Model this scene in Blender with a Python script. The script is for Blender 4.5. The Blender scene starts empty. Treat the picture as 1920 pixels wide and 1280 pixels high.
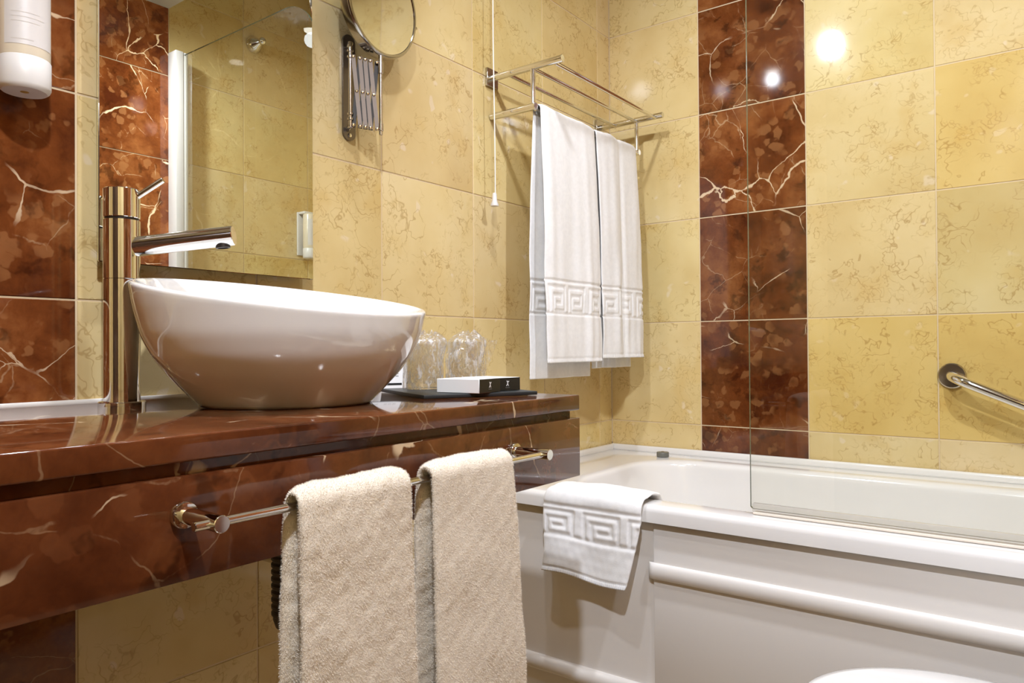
import bpy, bmesh, math, random
import numpy as np
from mathutils import Vector, Matrix

random.seed(7)
RNG = np.random.default_rng(7)
sc = bpy.context.scene
COL = sc.collection
H = 1.88            # height of the zero tile joint above the floor: z = H + (joint-relative z)

# ------------------------------------------------------------------ camera
cam_d = bpy.data.cameras.new('camera')
cam = bpy.data.objects.new('camera', cam_d)
COL.objects.link(cam)
cam_d.sensor_width = 36.0
cam_d.lens = 1382.53 / 1920.0 * 36.0
cam_d.clip_start = 0.02
yaw, pit, rol = 0.6468, 0.0097, -0.0069
fw = Vector((-math.sin(yaw) * math.cos(pit), math.cos(yaw) * math.cos(pit), math.sin(pit)))
rt = fw.cross(Vector((0, 0, 1))).normalized()
up = rt.cross(fw)
r2 = rt * math.cos(rol) + up * math.sin(rol)
u2 = -rt * math.sin(rol) + up * math.cos(rol)
M = Matrix((r2, u2, -fw)).transposed().to_4x4()
M.translation = Vector((1.14637, -2.0363, H - 0.97481))
cam.matrix_world = M
sc.camera = cam

# ------------------------------------------------------------------ world, exposure
w = bpy.data.worlds.new('world')
sc.world = w
w.use_nodes = True
w.node_tree.nodes['Background'].inputs[0].default_value = (0.8, 0.82, 0.85, 1)
w.node_tree.nodes['Background'].inputs[1].default_value = 0.05
vs = sc.view_settings
vs.view_transform = 'Standard'
vs.look = 'None'
vs.gamma = 1.0
vs.use_curve_mapping = False
vs.exposure = 0.86
try:
    sc.cycles.max_bounces = 8
    sc.cycles.diffuse_bounces = 4
    sc.cycles.glossy_bounces = 4
    sc.cycles.transparent_max_bounces = 16
    sc.cycles.caustics_reflective = False
    sc.cycles.caustics_refractive = False
    sc.cycles.sample_clamp_indirect = 6.0
    sc.cycles.blur_glossy = 0.5
    sc.cycles.use_denoising = True
    sc.cycles.use_adaptive_sampling = True
    sc.cycles.adaptive_threshold = 0.04
except Exception:
    pass

# recessed ceiling spots of the room and one added fill lamp: (x, y, watts)
CEIL = H + 0.24
TUBCEIL = H + 0.56
SPOTS = [   # x, y, watts, beam in degrees, aim, lens glow, label (gimbal lamps: aim = direction of the beam)
    (0.415, -1.03, 15.5, 132, (0.37, 1.03, -1.14), 60, 'recessed chrome downlight over the counter, nearest the towel rack'),
    (0.115, -1.25, 2.6, 172, (0, 0, -1), 10, 'recessed chrome downlight close to the wall above the mirror'),
    (0.370, -1.42, 30.0, 64, (0, 0, -1), 4, 'recessed chrome downlight straight above the tap and basin'),
    (1.20, -1.06, 29.0, 132, (-0.5, 1.06, -1.14), 60, 'recessed chrome downlight over the toilet'),
    (1.12, -2.00, 50.0, 172, (0, 0, -1), 60, 'added fill downlight in the low ceiling nearest the door'),  # unseen lamp, added to brighten the apron, hand towels and back wall
]
SPOTCOL = (0.91, 0.975, 1.10)

# ------------------------------------------------------------------ material helpers
class NT:
    def __init__(s, name):
        s.m = bpy.data.materials.new(name)
        s.m.use_nodes = True
        s.t = s.m.node_tree
        s.t.nodes.clear()
        s.out = s.t.nodes.new('ShaderNodeOutputMaterial')

    def n(s, typ, ins=None, **props):
        nd = s.t.nodes.new(typ)
        for k, v in props.items():
            setattr(nd, k, v)
        for k, v in (ins or {}).items():
            sock = nd.inputs[k]
            if hasattr(v, 'is_output') or isinstance(v, bpy.types.NodeSocket):
                s.t.links.new(v, sock)
            else:
                sock.default_value = v
        return nd

    def math(s, op, a, b=0.0, c=None, clamp=False):
        ins = {0: a, 1: b}
        if c is not None:
            ins[2] = c
        nd = s.n('ShaderNodeMath', ins, operation=op)
        nd.use_clamp = clamp
        return nd.outputs[0]

    def vmath(s, op, a, b, scale=None):
        ins = {0: a, 1: b}
        nd = s.n('ShaderNodeVectorMath', {}, operation=op)
        for i, v in ((0, a), (1, b)):
            if v is None:
                continue
            if isinstance(v, bpy.types.NodeSocket):
                s.t.links.new(v, nd.inputs[i])
            else:
                nd.inputs[i].default_value = v
        if scale is not None:
            if isinstance(scale, bpy.types.NodeSocket):
                s.t.links.new(scale, nd.inputs['Scale'])
            else:
                nd.inputs['Scale'].default_value = scale
        return nd.outputs[0]

    def noise(s, vec, scale, detail=4.0, rough=0.55, dist=0.0, color=False):
        nd = s.n('ShaderNodeTexNoise', {'Vector': vec, 'Scale': scale, 'Detail': detail, 'Roughness': rough, 'Distortion': dist})
        return nd.outputs['Color' if color else 0]

    def rng(s, v, a, b, c=0.0, d=1.0, smooth=True):
        nd = s.n('ShaderNodeMapRange', {'Value': v, 'From Min': a, 'From Max': b, 'To Min': c, 'To Max': d})
        nd.interpolation_type = 'SMOOTHSTEP' if smooth else 'LINEAR'
        nd.clamp = True
        return nd.outputs[0]

    def mix(s, f, a, b, blend='MIX'):
        nd = s.n('ShaderNodeMix', {}, data_type='RGBA', blend_type=blend)
        for k, v in ((0, f), (6, a), (7, b)):
            if isinstance(v, bpy.types.NodeSocket):
                s.t.links.new(v, nd.inputs[k])
            else:
                nd.inputs[k].default_value = v if k == 0 else (*v, 1.0)[:4]
        return nd.outputs[2]

    def ramp(s, f, stops):
        nd = s.n('ShaderNodeValToRGB', {0: f})
        cr = nd.color_ramp
        while len(cr.elements) < len(stops):
            cr.elements.new(0.5)
        for e, (p, c) in zip(cr.elements, stops):
            e.position = p
            e.color = (*c, 1.0)
        return nd.outputs[0]

    def bump(s, h, strength, dist):
        return s.n('ShaderNodeBump', {'Height': h, 'Strength': strength, 'Distance': dist}).outputs[0]

    def bsdf(s, **ins):
        b = s.n('ShaderNodeBsdfPrincipled')
        names = {'color': 'Base Color', 'rough': 'Roughness', 'metal': 'Metallic', 'ior': 'IOR', 'coat': 'Coat Weight',
                 'coatr': 'Coat Roughness', 'normal': 'Normal', 'spec': 'Specular IOR Level', 'sss': 'Subsurface Weight',
                 'sheen': 'Sheen Weight', 'trans': 'Transmission Weight', 'alpha': 'Alpha'}
        for k, v in ins.items():
            sock = b.inputs[names[k]]
            if isinstance(v, bpy.types.NodeSocket):
                s.t.links.new(v, sock)
            elif k == 'color':
                sock.default_value = (*v, 1.0)[:4]
            else:
                sock.default_value = v
        s.t.links.new(b.outputs[0], s.out.inputs[0])
        return b


def simple(name, color, rough=0.5, **kw):
    t = NT(name)
    t.bsdf(color=color, rough=rough, **kw)
    return t.m


def stone_pos(t, spread=23.0):
    """world position, shifted by a random amount for each object so no two tiles repeat"""
    g = t.n('ShaderNodeNewGeometry').outputs['Position']
    oi = t.n('ShaderNodeObjectInfo')
    r = oi.outputs['Random']
    cv = t.n('ShaderNodeCombineXYZ', {0: t.math('MULTIPLY', r, spread), 1: t.math('MULTIPLY', r, spread * 1.7), 2: t.math('MULTIPLY', r, -spread * 0.8)})
    return t.vmath('ADD', g, cv.outputs[0]), oi


def warp(t, p, scale, amt, detail=3.0):
    c = t.noise(p, scale, detail, 0.55, color=True)
    c = t.vmath('SUBTRACT', c, (0.5, 0.5, 0.5))
    c = t.vmath('SCALE', c, None, amt)
    return t.vmath('ADD', p, c)


def mat_cream():
    t = NT('cream_marble')
    p, oi = stone_pos(t)
    pw = warp(t, p, 15.0, 0.045, 2)
    n1 = t.noise(p, 3.2, 4, 0.55)
    col = t.ramp(n1, [(0.30, (0.61, 0.448, 0.195)), (0.5, (0.69, 0.540, 0.265)), (0.72, (0.75, 0.612, 0.345))])
    # soft golden clouds
    n2 = t.noise(t.vmath('ADD', p, (5, 3, 9)), 9.0, 3, 0.6)
    col = t.mix(t.rng(n2, 0.52, 0.74, 0, 0.55), col, (0.62, 0.43, 0.16))
    # pale shell flecks
    n3 = t.noise(pw, 24.0, 1, 0.5)
    col = t.mix(t.rng(n3, 0.70, 0.76, 0, 0.45), col, (0.78, 0.67, 0.52))
    # curly hair veins
    c1 = t.math('ABSOLUTE', t.math('SUBTRACT', t.noise(pw, 13.0, 3, 0.6), 0.5))
    m1 = t.noise(t.vmath('ADD', p, (1.7, 8.2, 4.4)), 10.0, 2, 0.6)
    v1 = t.math('MULTIPLY', t.rng(c1, 0.0, 0.015, 1, 0), t.rng(m1, 0.46, 0.58))
    col = t.mix(t.math('MULTIPLY', v1, 0.56), col, (0.38, 0.23, 0.07))
    c2 = t.math('ABSOLUTE', t.math('SUBTRACT', t.noise(pw, 31.0, 2, 0.65), 0.5))
    v2 = t.math('MULTIPLY', t.rng(c2, 0.0, 0.026, 1, 0), t.rng(n2, 0.44, 0.58))
    col = t.mix(t.math('MULTIPLY', v2, 0.46), col, (0.42, 0.27, 0.095))
    col = t.mix(1.0, col, oi.outputs['Color'], 'MULTIPLY')
    t.bsdf(color=col, rough=t.rng(n2, 0.3, 0.7, 0.065, 0.095, False), spec=0.5)
    return t.m


def mat_red(name, dark, mid, light, patch, patch_amt, vscale, vein_gain, rough=0.07, fine=0.55, cover=(0.50, 0.58), wide=0.020):
    t = NT(name)
    p, oi = stone_pos(t)
    p1 = warp(t, p, 8.0, 0.075, 4)
    n1 = t.noise(p1, 7.0, 6, 0.66)
    col = t.ramp(n1, [(0.33, dark), (0.5, mid), (0.68, light)])
    nb = t.noise(t.vmath('ADD', p, (3, 7, 1)), 7.0, 3, 0.6)
    # rounded fossil patches
    p2 = warp(t, p, 24.0, 0.052, 3)
    vo = t.n('ShaderNodeTexVoronoi', {'Vector': p2, 'Scale': 26.0}, feature='F1')
    pm = t.math('MULTIPLY', t.rng(vo.outputs['Distance'], 0.33, 0.42, 1, 0), t.rng(nb, 0.44, 0.56))
    col = t.mix(t.math('MULTIPLY', pm, patch_amt), col, patch)
    # dark iron blotches
    d = t.rng(t.noise(p2, 17.0, 3, 0.6), 0.57, 0.68)
    col = t.mix(t.math('MULTIPLY', d, 0.6), col, tuple(c * 0.45 for c in dark))
    # calcite veins that swell and fade along their run, then hair veins
    g = t.math('MULTIPLY', oi.outputs['Alpha'], vein_gain)
    pb = warp(t, p, 3.0, 0.26, 2)
    p3 = t.vmath('ADD', pb, t.vmath('SCALE', t.vmath('SUBTRACT', p2, p), None, 0.42))
    e1 = t.n('ShaderNodeTexVoronoi', {'Vector': p3, 'Scale': vscale}, feature='DISTANCE_TO_EDGE').outputs['Distance']
    w1 = t.rng(t.noise(p3, 16.0, 2, 0.7), 0.40, 0.80, 0.0035, wide)
    v1 = t.rng(t.math('DIVIDE', e1, w1), 0.45, 1.0, 1, 0)
    k1 = t.rng(t.noise(t.vmath('ADD', p, (4, 9, 3)), 5.0, 3, 0.6), cover[0], cover[1])
    v1 = t.math('MULTIPLY', t.math('MULTIPLY', v1, k1), g, clamp=True)
    col = t.mix(v1, col, (0.62, 0.46, 0.29))
    e2 = t.n('ShaderNodeTexVoronoi', {'Vector': t.vmath('ADD', p3, (13, 5, 8)), 'Scale': vscale * 2.4}, feature='DISTANCE_TO_EDGE').outputs['Distance']
    v2 = t.math('MULTIPLY', t.math('MULTIPLY', t.rng(e2, 0.003, 0.013, 1, 0), t.rng(n1, 0.48, 0.60)), t.math('MULTIPLY', g, fine), clamp=True)
    col = t.mix(v2, col, (0.50, 0.34, 0.19))
    tint = t.mix(1.0, col, oi.outputs['Color'], 'MULTIPLY')
    t.bsdf(color=tint, rough=rough, spec=0.5)
    return t.m


CREAM = mat_cream()
RED = mat_red('red_marble', (0.062, 0.0130, 0.0040), (0.150, 0.040, 0.0098), (0.265, 0.092, 0.026), (0.28, 0.115, 0.040), 0.62, 4.6, 1.0, cover=(0.46, 0.54), wide=0.026)
COUNTER = mat_red('counter_marble', (0.052, 0.0130, 0.0046), (0.098, 0.0265, 0.0085), (0.160, 0.049, 0.0150), (0.19, 0.066, 0.024), 0.30, 4.0, 0.9, 0.07, 0.35, (0.52, 0.57), 0.030)
GROUT = simple('grout', (0.66, 0.52, 0.33), 0.8)
PAINT = simple('ceiling_paint', (0.62, 0.63, 0.63), 0.75)
PLASTER = simple('door_paint', (0.55, 0.42, 0.28), 0.5)
FLOORM = None
CHROME = simple('chrome', (0.78, 0.77, 0.75), 0.06, metal=1.0)
CHROME2 = simple('satin_chrome', (0.60, 0.57, 0.53), 0.16, metal=1.0)
RINGM = simple('ring_nickel', (0.42, 0.39, 0.34), 0.14, metal=1.0)
BARM = simple('scissor_steel', (0.21, 0.165, 0.135), 0.5, metal=0.3)
BARSHADE = simple('scissor_shaded', (0.03, 0.025, 0.022), 0.5, metal=0.3)  # dark gaps between the bars put into the rear bars' colour
GUNMETAL = simple('grey_nickel', (0.20, 0.175, 0.155), 0.30, metal=0.85)
DARKMETAL = simple('dark_slot', (0.035, 0.03, 0.028), 0.4, metal=0.6)
CERAMIC = simple('white_ceramic', (0.80, 0.785, 0.765), 0.07, coat=0.6, coatr=0.03)
ACRYLIC = simple('tub_acrylic', (0.80, 0.775, 0.745), 0.16, coat=0.5, coatr=0.06)
APRON = simple('apron_acrylic', (0.76, 0.715, 0.665), 0.24, coat=0.25, coatr=0.12)
WPLASTIC = simple('white_plastic', (0.70, 0.67, 0.64), 0.35)
SILICONE = simple('white_silicone', (0.80, 0.76, 0.70), 0.45)
RUBBER = simple('dark_rubber', (0.05, 0.045, 0.04), 0.6)
SLATE = simple('slate_tray', (0.018, 0.021, 0.022), 0.45)
BLACKCARD = simple('black_card', (0.008, 0.008, 0.008), 0.4)
WHITECARD = simple('white_card', (0.80, 0.79, 0.77), 0.55)
PRINTW = simple('white_print', (0.75, 0.75, 0.75), 0.6)
PRINTG = simple('grey_print', (0.20, 0.19, 0.18), 0.7)
PRINTP = simple('pale_print', (0.60, 0.55, 0.50), 0.7)
BRASS = simple('amber_nozzle', (0.42, 0.25, 0.04), 0.35)
MIRROR = simple('mirror_silver', (0.80, 0.82, 0.74), 0.0, metal=1.0)
SMIRROR = simple('shaving_mirror_silver', (0.80, 0.78, 0.70), 0.03, metal=1.0)
MBACK = simple('mirror_backing', (0.35, 0.34, 0.32), 0.5)


def mat_floor():
    t = NT('floor_marble')
    p, oi = stone_pos(t)
    n = t.noise(warp(t, p, 6, 0.1), 5, 6, 0.6)
    t.bsdf(color=t.ramp(n, [(0.3, (0.30, 0.20, 0.11)), (0.7, (0.48, 0.36, 0.22))]), rough=0.2)
    return t.m


FLOORM = mat_floor()


def mat_cloth(name, color, scale, strength, dist, rough=0.9):
    t = NT(name)
    p = t.n('ShaderNodeNewGeometry').outputs['Position']
    n = t.noise(p, scale, 3, 0.7)
    n2 = t.noise(p, scale * 0.12, 3, 0.6)
    c = t.mix(t.rng(n2, 0.35, 0.65, 0, 1), tuple(x * 0.95 for x in color), color)
    t.bsdf(color=c, rough=rough, spec=0.1, sheen=0.25, normal=t.bump(n, strength, dist))
    return t.m


VELOUR = mat_cloth('white_velour', (0.83, 0.815, 0.80), 700, 0.35, 0.001)
TERRY = mat_cloth('cream_terry', (0.83, 0.74, 0.615), 420, 0.6, 0.002)
PILE = simple('terry_fibre', (0.88, 0.795, 0.68), 0.95, spec=0.05, sheen=0.3)


def mat_glass(name, tint, refl=1.0, rough=0.0, wrinkle=0.0, haze=0.0, flat=False, base=0.04):
    """clear sheet: see-through, mirrors by Fresnel"""
    t = NT(name)
    nrm = None
    if wrinkle:
        p = t.n('ShaderNodeNewGeometry').outputs['Position']
        h = t.noise(t.vmath('MULTIPLY', warp(t, p, 40, 0.02), (1.0, 1.0, 0.33)), 95, 2, 0.6)
        nrm = t.bump(h, wrinkle, 0.008)
        haze = t.rng(h, 0.50, 0.68, haze * 0.4, haze * 4.0)  # bright highlight streaks on the crinkles put in as milky haze
    lw = t.n('ShaderNodeLayerWeight', {'Blend': 0.5})
    gl = t.n('ShaderNodeBsdfGlossy', {'Color': (1, 1, 1, 1), 'Roughness': rough})
    if nrm is not None:
        t.t.links.new(nrm, lw.inputs['Normal'])
        t.t.links.new(nrm, gl.inputs['Normal'])
    fr = t.math('ADD', base, t.math('MULTIPLY', 0.9, t.math('POWER', lw.outputs['Facing'], 4.5)))
    tr = t.n('ShaderNodeBsdfTransparent', {'Color': (*tint, 1)})
    f = t.math('MULTIPLY', fr, refl, clamp=True)
    if flat:      # a solid pane mirrors on its outer faces only
        f = t.math('MULTIPLY', f, t.math('SUBTRACT', 1.0, t.n('ShaderNodeNewGeometry').outputs['Backfacing']))
    mx = t.n('ShaderNodeMixShader', {0: f, 1: tr.outputs[0], 2: gl.outputs[0]})
    o = mx.outputs[0]
    if haze:
        df = t.n('ShaderNodeBsdfTranslucent', {'Color': (0.9, 0.88, 0.87, 1)})
        d2 = t.n('ShaderNodeBsdfDiffuse', {'Color': (0.9, 0.88, 0.87, 1)})
        ad = t.n('ShaderNodeMixShader', {0: 0.5, 1: df.outputs[0], 2: d2.outputs[0]})
        mx2 = t.n('ShaderNodeMixShader', {0: haze, 1: o, 2: ad.outputs[0]})
        o = mx2.outputs[0]
    t.t.links.new(o, t.out.inputs[0])
    return t.m


GLASS = mat_glass('screen_glass', (0.975, 0.98, 0.965), 1.0, flat=True)
GEDGE = simple('glass_edge', (0.06, 0.085, 0.06), 0.1, spec=0.6)
SEAL = mat_glass('clear_seal', (0.95, 0.945, 0.93), 0.9, 0.1, 0, 0.25)
TUMBLER = mat_glass('tumbler_glass', (0.94, 0.94, 0.94), 1.3)
WRAP = mat_glass('plastic_wrap', (0.97, 0.965, 0.965), 1.0, 0.06, 0.7, 0.17, base=0.13)


def mat_bottle():
    t = NT('soap_bottle')
    p = t.n('ShaderNodeNewGeometry').outputs['Position']
    t.bsdf(color=(0.70, 0.61, 0.47), rough=0.25, sss=0.0, coat=0.3)
    return t.m


BOTTLE = mat_bottle()
LABELM = simple('bottle_label', (0.64, 0.60, 0.57), 0.4)


def mat_emit(name, color, s):
    t = NT(name)
    e = t.n('ShaderNodeEmission', {'Color': (*color, 1), 'Strength': s})
    t.t.links.new(e.outputs[0], t.out.inputs[0])
    return t.m



# ------------------------------------------------------------------ object helpers
def link(name, me, mat, parent=None, loc=None):
    o = bpy.data.objects.new(name, me)
    COL.objects.link(o)
    if mat is not None and not me.materials:
        for m in (mat if isinstance(mat, (list, tuple)) else [mat]):
            me.materials.append(m)
    if loc is not None:
        o.location = loc
    if parent is not None:
        o.parent = parent
        o.matrix_parent_inverse = Matrix.Translation(-Vector(parent.location)) if tuple(parent.rotation_euler) == (0, 0, 0) else parent.matrix_basis.inverted()
    return o


def finish(bm, name, mat, parent=None, smooth=None, loc=None):
    bmesh.ops.recalc_face_normals(bm, faces=bm.faces[:])
    me = bpy.data.meshes.new(name)
    bm.to_mesh(me)
    bm.free()
    if smooth is not None:
        me.polygons.foreach_set('use_smooth', [True] * len(me.polygons))
        me.set_sharp_from_angle(angle=math.radians(smooth))
    return link(name, me, mat, parent, loc)


def tag(o, label, cat, group=None, kind=None):
    o['label'] = label
    o['category'] = cat
    if group:
        o['group'] = group
    if kind:
        o['kind'] = kind
    return o


def thing(name, label, cat, loc=(0, 0, 0), group=None):
    o = bpy.data.objects.new(name, None)
    COL.objects.link(o)
    o.location = loc
    o.empty_display_size = 0.05
    return tag(o, label, cat, group)


def bm_box(bm, a, b, bevel=0.0, seg=2):
    a, b = Vector(a), Vector(b)
    r = bmesh.ops.create_cube(bm, size=1.0)
    vsn = r['verts']
    c, s = (a + b) / 2, b - a
    for v in vsn:
        v.co = Vector((v.co.x * s.x, v.co.y * s.y, v.co.z * s.z)) + c
    if bevel:
        es = list({e for v in vsn for e in v.link_edges})
        bmesh.ops.bevel(bm, geom=es, offset=bevel, segments=seg, profile=0.5, affect='EDGES')
    return vsn


def box(name, a, b, mat, parent=None, bevel=0.0, seg=2):
    bm = bmesh.new()
    bm_box(bm, a, b, bevel, seg)
    return finish(bm, name, mat, parent, 40 if bevel else None)


def frame_of(d):
    d = Vector(d).normalized()
    h = Vector((0, 0, 1)) if abs(d.z) < 0.95 else Vector((1, 0, 0))
    u = h.cross(d).normalized()
    return u, d.cross(u).normalized(), d


def bm_rev(bm, prof, o=(0, 0, 0), d=(0, 0, 1), n=32, cap0=True, cap1=True):
    """surface of revolution; prof = [(radius, height)]"""
    u, v, d = frame_of(d)
    o = Vector(o)
    rings = []
    for r, h in prof:
        if r < 1e-6:
            rings.append([bm.verts.new(o + d * h)])
        else:
            rings.append([bm.verts.new(o + d * h + (u * math.cos(2 * math.pi * k / n) + v * math.sin(2 * math.pi * k / n)) * r) for k in range(n)])
    for A, B in zip(rings, rings[1:]):
        if len(A) == 1 and len(B) == 1:
            continue
        for k in range(n):
            k2 = (k + 1) % n
            if len(A) == 1:
                bm.faces.new((A[0], B[k], B[k2]))
            elif len(B) == 1:
                bm.faces.new((A[k], A[k2], B[0]))
            else:
                bm.faces.new((A[k], A[k2], B[k2], B[k]))
    if cap0 and len(rings[0]) > 1:
        bm.faces.new(rings[0])
    if cap1 and len(rings[-1]) > 1:
        bm.faces.new(rings[-1])


def rev(name, prof, mat, parent=None, o=(0, 0, 0), d=(0, 0, 1), n=32, smooth=35, cap0=True, cap1=True):
    bm = bmesh.new()
    bm_rev(bm, prof, o, d, n, cap0, cap1)
    return finish(bm, name, mat, parent, smooth)


def rod_prof(r, L, c=0.0006):
    return [(r - c, 0), (r, c), (r, L - c), (r - c, L)]


def rod(name, a, b, r, mat, parent=None, n=24, c=0.0006):
    a, b = Vector(a), Vector(b)
    return rev(name, rod_prof(r, (b - a).length, c), mat, parent, a, b - a, n)


def bm_tube(bm, pts, r, n=20):
    pts = [Vector(p) for p in pts]
    prev = None
    u = None
    for i, p in enumerate(pts):
        d = (pts[min(i + 1, len(pts) - 1)] - pts[max(i - 1, 0)]).normalized()
        if u is None:
            u, v, _ = frame_of(d)
        else:
            u = (u - d * u.dot(d)).normalized()
            v = d.cross(u)
        ring = [bm.verts.new(p + (u * math.cos(2 * math.pi * k / n) + v * math.sin(2 * math.pi * k / n)) * r) for k in range(n)]
        if prev:
            for k in range(n):
                bm.faces.new((prev[k], prev[(k + 1) % n], ring[(k + 1) % n], ring[k]))
        else:
            bm.faces.new(ring)
        prev = ring
    bm.faces.new(prev)


def grid_mesh(name, verts, nu, nv, mat, parent=None, close_u=False, caps=False, smooth=True):
    """verts (nv*nu, 3): rows v, columns u; closed around u when asked"""
    idx = np.arange(nu * nv).reshape(nv, nu)
    if close_u:
        idx2 = np.concatenate([idx, idx[:, :1]], 1)
    else:
        idx2 = idx
    f = np.stack([idx2[:-1, :-1], idx2[:-1, 1:], idx2[1:, 1:], idx2[1:, :-1]], -1).reshape(-1, 4)
    faces = f.tolist()
    if caps:
        faces.append(list(map(int, idx[0][::-1])))
        faces.append(list(map(int, idx[-1])))
    me = bpy.data.meshes.new(name)
    me.from_pydata(np.asarray(verts).tolist(), [], faces)
    me.validate()
    bm = bmesh.new()
    bm.from_mesh(me)
    bmesh.ops.recalc_face_normals(bm, faces=bm.faces[:])
    bm.to_mesh(me)
    bm.free()
    if smooth:
        me.polygons.foreach_set('use_smooth', [True] * len(me.polygons))
    return link(name, me, mat, parent)


# ------------------------------------------------------------------ the room shell
T = 0.3
GAP = 0.0030
XC = 1.45           # wall with the shower fittings
YD = -2.75          # wall behind the camera
ZTOP = TUBCEIL
tile_meshes = {}


def tile_mesh(w_, h_, axis):
    """a chamfered tile slab lying in the wall plane, its polished face towards the room"""
    key = (round(w_, 4), round(h_, 4), axis)
    if key in tile_meshes:
        return tile_meshes[key]
    c, d = 0.0009, 0.009
    me = bpy.data.meshes.new('tile')
    a, b = w_ / 2, h_ / 2
    vs_ = []
    for (s, dep) in ((0.0, -d), (0.0, -c), (c, 0.0)):
        for (x, z) in ((-a + s, -b + s), (a - s, -b + s), (a - s, b - s), (-a + s, b - s)):
            vs_.append((x, dep, z))
    fc = [(8, 9, 10, 11)]
    for r in (0, 4):
        for k in range(4):
            fc.append((r + k, r + (k + 1) % 4, r + 4 + (k + 1) % 4, r + 4 + k))
    out = []
    for (x, dep, z) in vs_:
        if axis == '+x':      # faces +x
            out.append((dep, x, z))
        elif axis == '-x':
            out.append((-dep, x, z))
        elif axis == '-y':
            out.append((x, -dep, z))
        else:
            out.append((x, dep, z))
    me.from_pydata(out, [], fc)
    bm = bmesh.new(); bm.from_mesh(me); bmesh.ops.recalc_face_normals(bm, faces=bm.faces[:]); bm.to_mesh(me); bm.free()
    # outward check: the polished face must point into the room
    want = {'+x': (1, 0, 0), '-x': (-1, 0, 0), '-y': (0, -1, 0), '+y': (0, 1, 0)}[axis]
    if Vector(me.polygons[0].normal).dot(Vector(want)) < 0:
        me.flip_normals()
    tile_meshes[key] = me
    return me


def tiled_wall(name, axis, plane, cols, kinds, rows, tint=None, back=0.06):
    """a wall backing (its face is the grout) with every tile a child"""
    lo, hi = min(cols), max(cols)
    zlo, zhi = min(rows), max(rows)
    g = 0.0014
    if axis == '+x':
        a, b = (plane - back, lo, zlo), (plane - g, hi, zhi)
    elif axis == '-x':
        a, b = (plane + g, lo, zlo), (plane + back, hi, zhi)
    elif axis == '-y':
        a, b = (lo, plane + g, zlo), (hi, plane + back, zhi)
    else:
        a, b = (lo, plane - back, zlo), (hi, plane - g, zhi)
    wl = box(name, a, b, GROUT)
    wl['kind'] = 'structure'
    cs = sorted(cols)
    rs = sorted(rows)
    for i in range(len(cs) - 1):
        for j in range(len(rs) - 1):
            w_, h_ = cs[i + 1] - cs[i] - GAP, rs[j + 1] - rs[j] - GAP
            if w_ < 0.004 or h_ < 0.004:
                continue
            kind = kinds(0.5 * (cs[i] + cs[i + 1]))
            me = tile_mesh(w_, h_, axis)
            # the mesh is shared by alike tiles; the stone is set per tile on the object
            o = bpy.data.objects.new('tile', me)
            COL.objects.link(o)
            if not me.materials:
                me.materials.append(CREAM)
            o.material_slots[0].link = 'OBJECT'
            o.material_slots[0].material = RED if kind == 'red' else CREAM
            mid, zz = 0.5 * (cs[i] + cs[i + 1]), 0.5 * (rs[j] + rs[j + 1])
            if axis in ('+x', '-x'):
                o.location = (plane, mid, zz)
            else:
                o.location = (mid, plane, zz)
            o.parent = wl
            if kind == 'red':
                k = random.uniform(0.85, 1.12)
                o.color = (k, k, k, random.uniform(0.7, 1.0))
            else:
                k = random.uniform(0.95, 1.04)
                o.color = (k, k * random.uniform(0.97, 1.01), k * random.uniform(0.90, 1.03), 1)
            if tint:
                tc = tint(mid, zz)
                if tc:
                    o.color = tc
    return wl


rows_all = [0.0] + [H - 0.3 * k for k in range(6, -1, -1) if H - 0.3 * k > 0.02] + [H + 0.3, ZTOP]
rows_all = sorted(set(rows_all))
rows_low = [r for r in rows_all if r < CEIL - 0.01] + [CEIL]

YA = [-0.0747, -0.3717, -0.6694, -0.9677, -1.2675, -1.5644]
colsA = [0.0] + YA + [-1.8630, -2.1615, -2.4600, YD]
wall_left = tiled_wall('wall_left', '+x', 0.0, colsA, lambda m: 'red' if -1.863 < m < -1.5644 else 'cream', rows_all)
colsB = [0.0, 0.2938, 0.5932, 0.8945, 1.1945, XC]


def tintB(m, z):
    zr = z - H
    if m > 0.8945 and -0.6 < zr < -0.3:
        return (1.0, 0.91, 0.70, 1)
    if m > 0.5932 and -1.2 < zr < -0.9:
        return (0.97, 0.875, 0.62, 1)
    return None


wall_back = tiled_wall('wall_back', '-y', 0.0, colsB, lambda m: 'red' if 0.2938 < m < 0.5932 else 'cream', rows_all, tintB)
colsC = [0.0, -0.09, -0.39, -0.686, -0.985, -1.285, -1.585, -1.885, -2.185, -2.485, YD]
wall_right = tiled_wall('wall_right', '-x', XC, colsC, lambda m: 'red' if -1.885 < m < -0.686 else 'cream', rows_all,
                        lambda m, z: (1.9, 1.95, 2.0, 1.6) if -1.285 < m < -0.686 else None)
wall_front = box('wall_front', (0.0, YD - 0.06, 0.0), (XC, YD, CEIL), CREAM)
wall_front['kind'] = 'structure'
WOOD = None


def mat_wood():
    t = NT('door_wood')
    g = t.n('ShaderNodeNewGeometry').outputs['Position']
    st = t.vmath('MULTIPLY', g, (9.0, 9.0, 0.7))
    n_ = t.noise(st, 6.0, 4, 0.6)
    t.bsdf(color=t.ramp(n_, [(0.3, (0.030, 0.013, 0.006)), (0.7, (0.075, 0.034, 0.015))]), rough=0.35)
    return t.m


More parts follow.
